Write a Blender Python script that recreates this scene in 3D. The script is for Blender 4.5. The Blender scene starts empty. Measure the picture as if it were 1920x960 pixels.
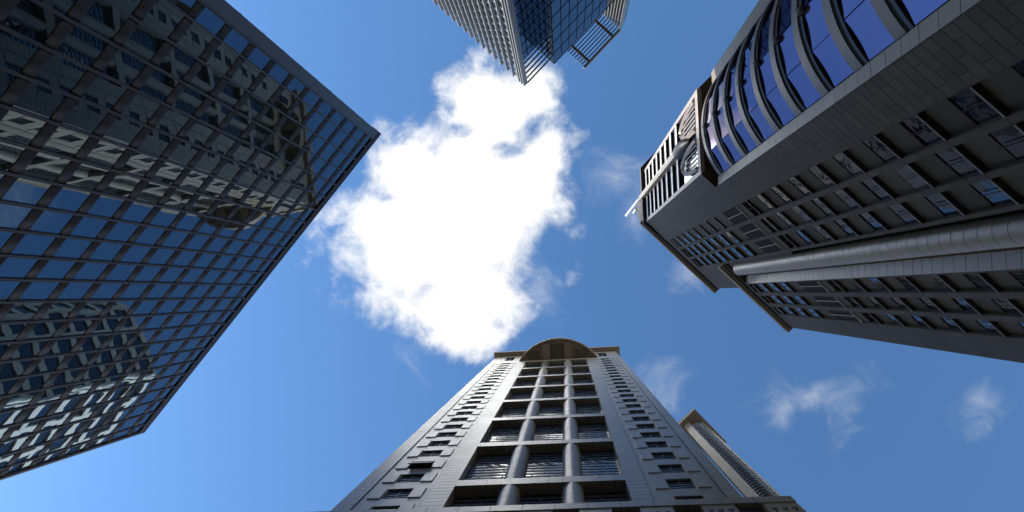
import bpy, bmesh, math, random
from mathutils import Vector, Matrix
random.seed(7)
R = math.radians
sc = bpy.context.scene
col = sc.collection

# ------------------------------------------------------------------ camera
cam = bpy.data.cameras.new('camera')
camo = bpy.data.objects.new('camera', cam)
col.objects.link(camo)
cam.sensor_width = 36.0
cam.lens = 1300.0 / 1920.0 * 36.0
cam.clip_start = 0.1
cam.clip_end = 6000.0
EYE = 1.6
RM = ((0.99708655, -0.00203534, -0.07625133),
      (-0.00203534, 0.99857811, -0.05326935),
      (0.07625133, 0.05326935, 0.99566466))
M = Matrix([[RM[i][0], -RM[i][1], -RM[i][2], 0.0] for i in range(3)] + [[0, 0, 0, 1]])
M.translation = Vector((0, 0, EYE))
camo.matrix_world = M
sc.camera = camo

# ------------------------------------------------------------------ light and sky
SUN_EL, SUN_AZ = R(31.0), math.atan2(-1.0, 0.05)      # clockwise from +Y
sun = bpy.data.lights.new('sun', 'SUN')
suno = bpy.data.objects.new('sun', sun)
col.objects.link(suno)
sun.energy = 3.4
sun.angle = R(0.5)
sun.color = (1.0, 0.94, 0.84)
sdir = Vector((math.sin(SUN_AZ) * math.cos(SUN_EL), math.cos(SUN_AZ) * math.cos(SUN_EL), math.sin(SUN_EL)))
suno.rotation_euler = sdir.to_track_quat('Z', 'Y').to_euler()
suno.location = sdir * 300
sc.view_settings.view_transform = 'Standard'
sc.view_settings.look = 'None'
sc.view_settings.gamma = 1.0
sc.view_settings.exposure = 0.83
sc.cycles.max_bounces = 8
sc.cycles.diffuse_bounces = 3
sc.cycles.glossy_bounces = 4
sc.cycles.caustics_reflective = False
sc.cycles.caustics_refractive = False
sc.cycles.sample_clamp_indirect = 6.0


class G:
    """small helper that strings shader nodes together"""
    def __init__(s, nt):
        s.nt = nt
    def n(s, t, **k):
        nd = s.nt.nodes.new(t)
        for a, b in k.items():
            setattr(nd, a, b)
        return nd
    def put(s, sock, v):
        if isinstance(v, bpy.types.NodeSocket):
            s.nt.links.new(v, sock)
        elif v is not None:
            sock.default_value = v
    def m(s, op, a, b=None, c=None, clamp=False):
        nd = s.n('ShaderNodeMath', operation=op, use_clamp=clamp)
        s.put(nd.inputs[0], a); s.put(nd.inputs[1], b)
        if c is not None:
            s.put(nd.inputs[2], c)
        return nd.outputs[0]
    def v(s, op, a, b=None):
        nd = s.n('ShaderNodeVectorMath', operation=op)
        s.put(nd.inputs[0], a); s.put(nd.inputs[1], b)
        return nd.outputs['Value'] if op in ('DOT_PRODUCT', 'LENGTH') else nd.outputs[0]
    def noise(s, vec, scale, detail=4.0, rough=0.5, dist=0.0):
        nd = s.n('ShaderNodeTexNoise')
        s.put(nd.inputs['Vector'], vec)
        nd.inputs['Scale'].default_value = scale
        nd.inputs['Detail'].default_value = detail
        nd.inputs['Roughness'].default_value = rough
        nd.inputs['Distortion'].default_value = dist
        return nd
    def mix(s, f, a, b, mode='MIX'):
        nd = s.n('ShaderNodeMix', data_type='RGBA', blend_type=mode)
        s.put(nd.inputs[0], f); s.put(nd.inputs[6], a); s.put(nd.inputs[7], b)
        return nd.outputs[2]
    def step(s, x, a, b):
        nd = s.n('ShaderNodeMapRange', interpolation_type='SMOOTHSTEP')
        s.put(nd.inputs[0], x)
        nd.inputs[1].default_value = a; nd.inputs[2].default_value = b
        return nd.outputs[0]


w = bpy.data.worlds.new('World')
sc.world = w
w.use_nodes = True
g = G(w.node_tree)
bg = w.node_tree.nodes['Background']
sky = g.n('ShaderNodeTexSky', sky_type='NISHITA', sun_disc=False)
sky.sun_elevation = SUN_EL
sky.sun_rotation = SUN_AZ
sky.air_density = 1.0
sky.dust_density = 0.1
sky.ozone_density = 2.0
SKY_STRENGTH = 0.12
bg.inputs['Strength'].default_value = SKY_STRENGTH
tc = g.n('ShaderNodeTexCoord')
sep = g.n('ShaderNodeSeparateXYZ')
g.put(sep.inputs[0], tc.outputs['Generated'])
zc = g.m('MAXIMUM', sep.outputs[2], 0.12)
cmb = g.n('ShaderNodeCombineXYZ')
g.put(cmb.inputs[0], g.m('DIVIDE', sep.outputs[0], zc))
g.put(cmb.inputs[1], g.m('DIVIDE', sep.outputs[1], zc))
P = cmb.outputs[0]                 # a point of the flat cloud layer, one unit up
wn = g.noise(P, 5.0, 3.0, 0.5)
warp = g.v('SCALE', g.v('SUBTRACT', wn.outputs['Color'], (0.5, 0.5, 0.5)))
warp.node.inputs['Scale'].default_value = 0.07
PW = g.v('ADD', P, warp)


def blob(c, r, src):
    d = g.v('DIVIDE', g.v('SUBTRACT', src, (c[0], c[1], 0)), (r[0], r[1], 1))
    return g.m('SUBTRACT', 1.0, g.v('LENGTH', d))


def union(bl, src, k):
    out = None
    for c, r in bl:
        b = blob(c, r, src)
        if out is None:
            out = b
        else:
            nd = g.n('ShaderNodeMath', operation='SMOOTH_MAX')
            g.put(nd.inputs[0], out); g.put(nd.inputs[1], b); nd.inputs[2].default_value = k
            out = nd.outputs[0]
    return out


main = union([((-0.205, -0.060), (0.155, 0.100)), ((-0.145, 0.000), (0.100, 0.085)), ((-0.110, -0.265), (0.088, 0.085)),
              ((-0.120, -0.185), (0.130, 0.095)), ((-0.045, -0.165), (0.062, 0.105)), ((-0.270, -0.105), (0.085, 0.060)),
              ((-0.140, 0.055), (0.060, 0.040)), ((-0.225, -0.165), (0.085, 0.075)), ((-0.060, -0.285), (0.060, 0.050)), ((-0.10, -0.09), (0.12, 0.10)), ((-0.17, -0.12), (0.13, 0.11))], PW, 0.15)
hole = union([((-0.148, -0.228), (0.022, 0.014)), ((-0.098, -0.197), (0.024, 0.015)), ((-0.014, -0.062), (0.055, 0.036))], PW, 0.05)
main = g.m('SUBTRACT', main, g.m('MULTIPLY', g.step(hole, -0.6, 0.7), 0.45))
f1 = g.noise(P, 9.0, 9.0, 0.58, 0.25).outputs[0]
f2 = g.noise(P, 26.0, 7.0, 0.62, 0.3).outputs[0]
dens = g.m('ADD', main, g.m('ADD', g.m('MULTIPLY', g.m('SUBTRACT', f1, 0.5), 1.7), g.m('MULTIPLY', g.m('SUBTRACT', f2, 0.5), 1.0)))
dens = g.m('ADD', dens, g.m('MULTIPLY', g.step(main, 0.30, 0.75), 0.26))
thick = g.step(dens, -0.16, 0.62)
wisp = union([((0.125, 0.150), (0.055, 0.075)), ((0.340, 0.140), (0.080, 0.040)), ((0.385, 0.150), (0.040, 0.060)), ((0.565, 0.150), (0.040, 0.035)),
              ((0.075, -0.170), (0.045, 0.060)), ((0.100, -0.120), (0.030, 0.060)), ((0.300, 0.160), (0.030, 0.040)),
              ((0.335, 0.790), (0.085, 0.075)), ((-0.200, 0.075), (0.045, 0.045)), ((-0.035, 0.000), (0.040, 0.060)), ((0.175, -0.030), (0.030, 0.040))], PW, 0.1)
f3 = g.noise(PW, 13.0, 9.0, 0.66, 0.8).outputs[0]
wd = g.m('ADD', wisp, g.m('MULTIPLY', g.m('SUBTRACT', f3, 0.5), 3.2))
thin = g.m('MULTIPLY', g.step(wd, -0.10, 2.3), 0.42)
# outside the frame: fair-weather clouds, made denser and brighter to whiten the shade
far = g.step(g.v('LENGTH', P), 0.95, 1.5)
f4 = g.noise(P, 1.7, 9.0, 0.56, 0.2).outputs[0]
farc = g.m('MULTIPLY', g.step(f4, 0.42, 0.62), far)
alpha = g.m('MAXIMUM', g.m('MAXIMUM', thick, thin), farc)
hs = g.n('ShaderNodeHueSaturation')
hs.inputs['Saturation'].default_value = 1.06
gm = g.n('ShaderNodeGamma')
gm.inputs['Gamma'].default_value = 1.12
g.put(gm.inputs['Color'], sky.outputs[0])
g.put(hs.inputs['Color'], gm.outputs[0])
skyc = g.mix(1.0, hs.outputs[0], (0.90, 1.04, 1.06, 1), 'MULTIPLY')
lum = g.m('ADD', g.m('ADD', 4.6, g.m('MULTIPLY', f2, 1.4)), g.m('MULTIPLY', g.step(dens, 0.55, 1.5), 44.0))
cl = g.n('ShaderNodeCombineColor')
for i, k in enumerate((1.0, 1.0, 0.985)):
    g.put(cl.inputs[i], g.m('MULTIPLY', lum, k))
lowc = g.mix(g.m('MULTIPLY', farc, 0.9), (0, 0, 0, 1), (6.0, 5.8, 5.4, 1))  # extra brightness added to the unseen low clouds as neutral fill
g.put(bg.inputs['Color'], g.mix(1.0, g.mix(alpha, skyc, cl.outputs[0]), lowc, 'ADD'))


# ------------------------------------------------------------------ materials
def material(name):
    mt = bpy.data.materials.new(name)
    mt.use_nodes = True
    return mt, G(mt.node_tree), mt.node_tree.nodes['Principled BSDF']


def stone(name, c, rough=0.45, var=0.16, streak=0.22, spec=0.5):
    mt, g, p = material(name)
    geo = g.n('ShaderNodeNewGeometry')
    oi = g.n('ShaderNodeObjectInfo')
    grain = g.noise(geo.outputs['Position'], 9.0, 5.0, 0.7).outputs[0]
    big = g.noise(geo.outputs['Position'], 0.35, 4.0, 0.6).outputs[0]
    mp = g.n('ShaderNodeMapping')
    mp.inputs['Scale'].default_value = (1.6, 1.6, 0.07)
    g.put(mp.inputs[0], geo.outputs['Position'])
    st = g.noise(mp.outputs[0], 1.0, 5.0, 0.65).outputs[0]
    f = g.m('ADD', g.m('MULTIPLY', g.m('SUBTRACT', grain, 0.5), 0.25), g.m('MULTIPLY', g.m('SUBTRACT', big, 0.5), 0.35))
    f = g.m('ADD', f, g.m('MULTIPLY', g.m('SUBTRACT', oi.outputs['Random'], 0.5), var))
    f = g.m('ADD', f, g.m('MULTIPLY', g.m('SUBTRACT', st, 0.5), streak))
    f = g.m('ADD', f, 1.0)
    rgb = g.v('SCALE', (c[0], c[1], c[2]))
    g.put(rgb.node.inputs['Scale'], f)
    g.put(p.inputs['Base Color'], rgb)
    g.put(p.inputs['Roughness'], g.m('ADD', rough - 0.06, g.m('MULTIPLY', big, 0.12)))
    p.inputs['Specular IOR Level'].default_value = spec
    bp = g.n('ShaderNodeBump')
    bp.inputs['Strength'].default_value = 0.15
    bp.inputs['Distance'].default_value = 0.02
    g.put(bp.inputs['Height'], grain)
    g.put(p.inputs['Normal'], bp.outputs[0])
    return mt


def metal(name, c, rough=0.4, metallic=0.0, spec=0.5):
    mt, g, p = material(name)
    geo = g.n('ShaderNodeNewGeometry')
    oi = g.n('ShaderNodeObjectInfo')
    nz = g.noise(geo.outputs['Position'], 0.8, 5.0, 0.65).outputs[0]
    f = g.m('ADD', g.m('ADD', 0.78, g.m('MULTIPLY', nz, 0.36)), g.m('MULTIPLY', oi.outputs['Random'], 0.08))
    rgb = g.v('SCALE', (c[0], c[1], c[2]))
    g.put(rgb.node.inputs['Scale'], f)
    g.put(p.inputs['Base Color'], rgb)
    g.put(p.inputs['Roughness'], g.m('ADD', rough - 0.08, g.m('MULTIPLY', nz, 0.16)))
    p.inputs['Metallic'].default_value = metallic
    p.inputs['Specular IOR Level'].default_value = spec
    return mt


def glass(name, body, tint, ior=2.0, wave=0.0, scale=0.35, rough=0.0, blind=0.0):
    """coated window glass in front of a dark room: opaque body, clear tinted reflection, slightly uneven"""
    mt, g, p = material(name)
    oi = g.n('ShaderNodeObjectInfo')
    bl = g.step(oi.outputs['Random'], 0.62, 1.0)
    g.put(p.inputs['Base Color'], g.mix(g.m('MULTIPLY', bl, blind), (*body, 1), (0.16, 0.15, 0.14, 1)))
    p.inputs['IOR'].default_value = ior
    p.inputs['Specular Tint'].default_value = (*tint, 1)
    p.inputs['Roughness'].default_value = rough
    if wave:
        geo = g.n('ShaderNodeNewGeometry')
        nz = g.noise(geo.outputs['Position'], scale, 2.0, 0.4).outputs[0]
        bp = g.n('ShaderNodeBump')
        bp.inputs['Strength'].default_value = 1.0
        bp.inputs['Distance'].default_value = wave
        g.put(bp.inputs['Height'], nz)
        g.put(p.inputs['Normal'], bp.outputs[0])
    return mt


MT = {
    'granite': stone('grey_granite', (0.34, 0.282, 0.212), 0.30, 0.14, 0.45),
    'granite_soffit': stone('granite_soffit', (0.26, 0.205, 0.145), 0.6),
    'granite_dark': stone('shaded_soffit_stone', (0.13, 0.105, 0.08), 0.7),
    'tile': stone('dark_stone_tile', (0.074, 0.061, 0.048), 0.55, 0.26, 0.6, 0.2),
    'tile_plain': stone('dark_stone_wall', (0.074, 0.061, 0.048), 0.55, 0.14, 0.6, 0.2),
    'tile_light': stone('pale_stone_tile', (0.27, 0.222, 0.170), 0.42, 0.12, 0.3),
    'column': stone('pale_column_stone', (0.31, 0.255, 0.195), 0.36, 0.10, 0.25),
    'ring_stone': stone('bay_ring_stone', (0.15, 0.125, 0.10), 0.4, 0.10, 0.3),
    'joint': stone('dark_joint', (0.05, 0.05, 0.05), 0.8, 0.05),
    'bronze': metal('dark_bronze_metal', (0.020, 0.015, 0.014), 0.45, 0.0, 0.2),
    'mullion': metal('slate_mullion_metal', (0.05, 0.048, 0.058), 0.35, 0.0, 0.4),
    'slate': metal('blue_slate_cladding', (0.055, 0.055, 0.07), 0.3, 0.0, 0.5),
    'black': metal('black_metal', (0.02, 0.02, 0.022), 0.5),
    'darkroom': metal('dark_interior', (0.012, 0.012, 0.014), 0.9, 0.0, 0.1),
    'louvre': metal('brown_louvre', (0.04, 0.03, 0.03), 0.7, 0.0, 0.15),
    'white': metal('white_metal', (0.74, 0.75, 0.78), 0.35),
    'pinkish': metal('pale_trim', (0.42, 0.36, 0.33), 0.45),
    'grey_metal': metal('grey_fin_metal', (0.23, 0.225, 0.215), 0.4, 0.2),
    'silver': metal('silver_metal', (0.72, 0.74, 0.77), 0.3, 0.3),
    'ring': metal('dark_ring_metal', (0.16, 0.17, 0.19), 0.22, 0.6),
    'rust': metal('brown_beam', (0.13, 0.085, 0.06), 0.6),
    'glass_left': glass('mirror_glass', (0.006, 0.008, 0.009), (0.52, 0.77, 1.0), 2.6, 0.012, 0.22),
    'glass_stone': glass('window_glass', (0.008, 0.01, 0.014), (0.9, 0.95, 1.0), 2.2, 0.008, 0.8, 0.0, 0.3),
    'glass_recess': glass('recess_glass', (0.01, 0.012, 0.016), (0.95, 0.97, 1.0), 3.0, 0.003, 0.5),
    'glass_dark': glass('smoked_glass', (0.012, 0.012, 0.016), (0.85, 0.78, 0.85), 1.8, 0.03, 0.7, 0.0, 0.4),
    'glass_bay': glass('violet_glass', (0.018, 0.015, 0.05), (0.72, 0.62, 1.0), 3.6, 0.012, 0.35, 0.0, 0.25),
    'glass_blue': glass('blue_glass', (0.008, 0.018, 0.05), (0.6, 0.8, 1.0), 2.0, 0.01, 0.5),
    'glass_pale': glass('pale_blue_glass', (0.09, 0.145, 0.19), (0.8, 0.95, 1.0), 2.4, 0.01, 0.5),
    'paint_white': stone('white_painted_concrete', (0.80, 0.79, 0.76), 0.5, 0.05, 0.1),
    'concrete': stone('pale_concrete', (0.34, 0.33, 0.31), 0.7),
    'asphalt': stone('asphalt', (0.05, 0.05, 0.052), 0.85, 0.0, 0.0),
    'paving': stone('paving', (0.22, 0.21, 0.2), 0.8, 0.05, 0.0),
}


# ------------------------------------------------------------------ mesh helpers
class MB:
    """collects boxes, prisms and rings; mesh() turns them into one mesh datablock"""
    def __init__(s):
        s.v, s.f, s.sm = [], [], []
    def add(s, vs, fs, smooth=False):
        o = len(s.v)
        s.v += [tuple(p) for p in vs]
        s.f += [tuple(i + o for i in f) for f in fs]
        s.sm += [smooth] * len(fs)
        return s
    def box(s, x0, x1, y0, y1, z0, z1):
        return s.add([(x0, y0, z0), (x1, y0, z0), (x1, y1, z0), (x0, y1, z0), (x0, y0, z1), (x1, y0, z1), (x1, y1, z1), (x0, y1, z1)],
                     [(0, 3, 2, 1), (4, 5, 6, 7), (0, 1, 5, 4), (1, 2, 6, 5), (2, 3, 7, 6), (3, 0, 4, 7)])
    def prism(s, pts, z0, z1, smooth=False):
        n = len(pts)
        a = sum(pts[i][0] * pts[(i + 1) % n][1] - pts[(i + 1) % n][0] * pts[i][1] for i in range(n))
        if a < 0:
            pts = pts[::-1]
        vs = [(x, y, z0) for x, y in pts] + [(x, y, z1) for x, y in pts]
        s.add(vs, [tuple(range(n))[::-1], tuple(range(n, 2 * n))])
        o = len(s.v) - 2 * n
        s.f += [(o + i, o + (i + 1) % n, o + n + (i + 1) % n, o + n + i) for i in range(n)]
        s.sm += [smooth] * n
        return s
    def xprism(s, prof, x0, x1, smooth=False):
        """profile of (y, z) points swept along x"""
        n = len(prof)
        vs = [(x0, y, z) for y, z in prof] + [(x1, y, z) for y, z in prof]
        o = len(s.v)
        s.add(vs, [tuple(range(n)), tuple(range(n, 2 * n))[::-1]])
        s.f += [(o + i, o + n + i, o + n + (i + 1) % n, o + (i + 1) % n) for i in range(n)]
        s.sm += [smooth] * n
        return s
    def lathe(s, prof, cx, cy, n=24):
        """profile of (r, z) points turned round a vertical axis"""
        o = len(s.v)
        k = len(prof)
        vs = [(cx + r * math.cos(2 * math.pi * i / n), cy + r * math.sin(2 * math.pi * i / n), z) for i in range(n) for r, z in prof]
        s.v += vs
        for i in range(n):
            j = (i + 1) % n
            for a in range(k - 1):
                s.f.append((o + i * k + a, o + j * k + a, o + j * k + a + 1, o + i * k + a + 1))
                s.sm.append(True)
        for a in (0, k - 1):
            q = len(s.v)
            s.v += [vs[i * k + a] for i in range(n)]
            s.f.append(tuple(range(q, q + n))); s.sm.append(False)
        return s
    def bar(s, p, q, wx, wy):
        """square bar between two points"""
        p, q = Vector(p), Vector(q)
        d = (q - p).normalized()
        a = d.cross(Vector((0, 1, 0)) if abs(d.y) < 0.9 else Vector((1, 0, 0))).normalized() * wx * 0.5
        b = d.cross(a).normalized() * wy * 0.5
        vs = [p - a - b, p + a - b, p + a + b, p - a + b, q - a - b, q + a - b, q + a + b, q - a + b]
        return s.add(vs, [(0, 3, 2, 1), (4, 5, 6, 7), (0, 1, 5, 4), (1, 2, 6, 5), (2, 3, 7, 6), (3, 0, 4, 7)])
    def map(s, fn):
        s.v = [fn(*p) for p in s.v]
        return s
    def mesh(s, name, mat):
        me = bpy.data.meshes.new(name)
        me.from_pydata(s.v, [], s.f)
        me.polygons.foreach_set('use_smooth', s.sm)
        me.materials.append(MT[mat])
        bm = bmesh.new(); bm.from_mesh(me)
        bmesh.ops.recalc_face_normals(bm, faces=bm.faces)
        bm.to_mesh(me); bm.free()
        me.update()
        return me


def thing(name, label, cat, origin, ang, group=None):
    o = bpy.data.objects.new(name, None)
    col.objects.link(o)
    o.location = (origin[0], origin[1], 0)
    o.rotation_euler = (0, 0, ang)
    o['label'] = label
    o['category'] = cat
    if group:
        o['group'] = group
    o.empty_display_size = 2
    return o


def part(name, me, parent, loc=(0, 0, 0), rot=(0, 0, 0), stuff=False, label=None):
    """heights are measured from the eye, so a direct part of a thing is lifted by EYE"""
    o = bpy.data.objects.new(name, me)
    col.objects.link(o)
    o.parent = parent
    z = loc[2] + (EYE if parent is not None and parent.type == 'EMPTY' else 0)
    o.location = (loc[0], loc[1], z)
    o.rotation_euler = rot
    if stuff:
        o['kind'] = 'stuff'
    if label:
        o['label'] = label
    return o


def one(name, mb, mat, parent, **k):
    return part(name, mb.mesh(name, mat), parent, **k)


class Frame:
    """facade frame: x along the wall, y into the building, z up"""
    def __init__(s, n, dist, shift=0.0):
        l = math.hypot(*n)
        s.n = (n[0] / l, n[1] / l)
        s.e = (s.n[1], -s.n[0])
        s.o = (s.n[0] * dist + s.e[0] * shift, s.n[1] * dist + s.e[1] * shift)
        s.ang = math.atan2(s.e[1], s.e[0])
    def w(s, x, y):
        return (s.o[0] + s.e[0] * x + s.n[0] * y, s.o[1] + s.e[1] * x + s.n[1] * y)
    def l(s, X, Y):
        dx, dy = X - s.o[0], Y - s.o[1]
        return (dx * s.e[0] + dy * s.e[1], dx * s.n[0] + dy * s.n[1])
    def key(s, x, y, z, pad=30):
        """size on the picture of something at this place, 0 when outside the frame"""
        X, Y = s.w(x, y)
        c = [RM[0][i] * X + RM[1][i] * Y + RM[2][i] * z for i in range(3)]
        if c[2] <= 0.1:
            return 0
        px, py = 960 + 1300 * c[0] / c[2], 480 + 1300 * c[1] / c[2]
        return 1 / c[2] if -pad < px < 1920 + pad and -pad < py < 960 + pad else 0


def pieces(name, me, parent, spots, keys, limit=290, stuff_name=None, tilt=0.0):
    """the spots that show largest become parts sharing one mesh, the rest one joined part"""
    order = sorted(range(len(spots)), key=lambda i: -keys[i])
    keep = set(i for i in order[:limit] if keys[i] > 0)
    rest = []
    for i, sp in enumerate(spots):
        if i in keep:
            r = (random.gauss(0, tilt), 0, random.gauss(0, tilt)) if tilt else (0, 0, 0)
            part(name, me, parent, sp, r)
        else:
            rest.append(sp)
    if rest:
        vs, fs, sm = [], [], []
        v0 = [tuple(v.co) for v in me.vertices]
        f0 = [tuple(p.vertices) for p in me.polygons]
        s0 = [p.use_smooth for p in me.polygons]
        for x, y, z in rest:
            o = len(vs)
            vs += [(a + x, b + y, c + z) for a, b, c in v0]
            fs += [tuple(i + o for i in f) for f in f0]
            sm += s0
        m2 = bpy.data.meshes.new(stuff_name or name)
        m2.from_pydata(vs, [], fs)
        m2.polygons.foreach_set('use_smooth', sm)
        m2.materials.append(me.materials[0])
        part(stuff_name or name + '_rows', m2, parent, stuff=True)


# ------------------------------------------------------------------ ground
def ground(name, mb, mat):
    o = part(name, mb.mesh(name, mat), None)
    o['kind'] = 'structure'
    return o


ground('ground', MB().add([(-3000, -3000, -0.008), (3000, -3000, -0.008), (3000, 3000, -0.008), (-3000, 3000, -0.008)], [(0, 1, 2, 3)]), 'paving')
ground('road', MB().add([(-400, -8.5, -0.004), (400, 22 - 60, -0.004), (400, 32 - 60, -0.004), (-400, 4.0, -0.004)], [(0, 1, 2, 3)]), 'asphalt')

# ------------------------------------------------------------------ left: mirror glass tower
FL = Frame((-0.78245, -0.62271), 29.5)
tw = thing('glass_tower', 'dark bronze glass tower on the left with mirrored panes in a close grid', 'building', FL.o, FL.ang)
HL, FH = 80.7, 3.673
X0 = -0.0142 * HL
mx = [X0 + HL * (0.0287 + 0.0239 * k) for k in range(23)]
mx = [X0 + HL * 0.0132] + mx
XE = X0 + 0.5728 * HL
zc0 = 78.35
floors = [zc0 - FH * k for k in range(22)]
one('core', MB().box(X0 + 0.1, XE - 0.05, 0.12, 46, -EYE, HL - 0.3), 'darkroom', tw)
# panes, one per column and floor
cells = []
edges = mx + [XE - 0.25]
pw = HL * 0.0239
SB = 0.50                                     # half height of a spandrel band
pane = MB().box(-pw / 2, pw / 2, 0, 0.05, -FH / 2 + 0.0, FH / 2 - 0.0)
narrow = MB().box(-(mx[1] - mx[0]) / 2, (mx[1] - mx[0]) / 2, 0, 0.05, -FH / 2, FH / 2)
last = MB().box(-(edges[-1] - mx[-1]) / 2, (edges[-1] - mx[-1]) / 2, 0, 0.05, -FH / 2, FH / 2)
spots, keys, sspots, skeys = [], [], [], []
for z in floors:
    zm = z + FH / 2
    for k in range(1, len(mx) - 1):
        xm = (mx[k] + mx[k + 1]) / 2
        spots.append((xm, 0, zm)); keys.append(FL.key(xm, 0, zm))
        sspots.append((xm, 0, z)); skeys.append(FL.key(xm, 0, z))
gap = 0.012
pane = MB().box(-pw / 2 + gap, pw / 2 - gap, 0, 0.05, -FH / 2 + SB - 0.1, FH / 2 - SB + 0.1)
narrow = MB().box(-(mx[1] - mx[0]) / 2 + gap, (mx[1] - mx[0]) / 2 - gap, 0, 0.05, -FH / 2 + SB - 0.1, FH / 2 - SB + 0.1)
last = MB().box(-(edges[-1] - mx[-1]) / 2 + gap, (edges[-1] - mx[-1]) / 2 - gap, 0, 0.05, -FH / 2 + SB - 0.1, FH / 2 - SB + 0.1)
top = floors[0] + FH / 2
pieces('glass_pane', pane.mesh('glass_pane', 'glass_left'), tw, spots, keys, 256, 'glass_pane_rows', tilt=0.0022)
nm, lm = narrow.mesh('glass_pane', 'glass_left'), last.mesh('glass_pane', 'glass_left')
for z in floors[:16]:
    part('glass_pane', nm, tw, ((mx[0] + mx[1]) / 2, 0, z + FH / 2))
    part('glass_pane', lm, tw, ((mx[-1] + edges[-1]) / 2, 0, z + FH / 2))


def bull(x0, x1):
    prof = [(0.04, -SB)] + [(-0.085 * math.cos(a) ** 0.6, SB * math.sin(a)) for a in [R(t) for t in (-84, -65, -45, -22, 0, 22, 45, 65, 84)]] + [(0.04, SB)]
    return MB().xprism(prof[::-1], x0, x1, True)


spm = bull(-pw / 2, pw / 2).mesh('spandrel_panel', 'bronze')
pieces('spandrel_panel', spm, tw, sspots, skeys, 256, 'spandrel_panel_rows')
sn = bull(-(mx[1] - mx[0]) / 2, (mx[1] - mx[0]) / 2).mesh('spandrel_panel', 'bronze')
sl = bull(-(edges[-1] - mx[-1]) / 2, (edges[-1] - mx[-1]) / 2).mesh('spandrel_panel', 'bronze')
for z in floors[:16]:
    part('spandrel_panel', sn, tw, ((mx[0] + mx[1]) / 2, 0, z))
    part('spandrel_panel', sl, tw, ((mx[-1] + edges[-1]) / 2, 0, z))
mul = MB()
for sx in (-0.09, 0.035):
    mul.box(sx, sx + 0.055, -0.13, 0.06, -EYE, HL - 0.35)
mul.box(-0.04, 0.04, -0.10, 0.05, -EYE, HL - 0.36)
mulm = mul.mesh('mullion', 'mullion')
for x in mx:
    part('mullion', mulm, tw, (x, 0, 0))
pier = one('corner_pier', MB().box(X0, mx[0] - 0.10, -0.22, 2.0, -EYE, HL - 0.35), 'slate', tw)
pj = MB()
for z in floors:
    pj.box(X0 - 0.02, mx[0] - 0.12, -0.224, 2.02, z - 0.02, z + 0.02)
one('panel_joint', pj, 'black', pier)
one('end_pier', MB().box(XE - 0.25, XE, -0.22, 2.0, -EYE, HL - 0.35), 'mullion', tw)
one('roof_fascia', MB().box(X0 - 0.1, XE + 0.1, -0.15, 0.8, HL - 0.33, HL + 1.1), 'bronze', tw)
one('parapet', MB().box(X0, XE, 0.9, 46, HL - 0.28, HL + 0.9), 'bronze', tw)
sd = MB()
for z in floors:
    sd.box(X0 - 0.06, X0 + 0.08, 2.1, 46, z - SB, z + SB)
one('side_spandrel', sd, 'bronze', tw)
one('side_glass', MB().box(X0 + 0.02, X0 + 0.12, 2.1, 46, -EYE, HL - 0.35), 'glass_left', tw)

# ------------------------------------------------------------------ bottom: granite tower
FB = Frame((0.05756, 0.99834), 12.9)
gt = thing('granite_tower', 'grey granite tower with round columns in a tall recess and a curved canopy on top', 'building', FB.o, FB.ang)
XL, XR, RL, RR = -15.5, 9.9, -8.35, 3.3
ZW = 149.5
LT = [49.4 + 12.3 * k for k in range(-3, 8)]         # tops of the balcony ledges
WZ = [45.85 + 3.94 * k for k in range(-9, 23)]       # sills of the small windows


def mesh_cache(fn):
    c = {}
    def f(*a):
        if a not in c:
            c[a] = fn(*a)
        return c[a]
    return f


WOP = [(-13.0, -11.2), (5.95, 7.7)]


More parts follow.
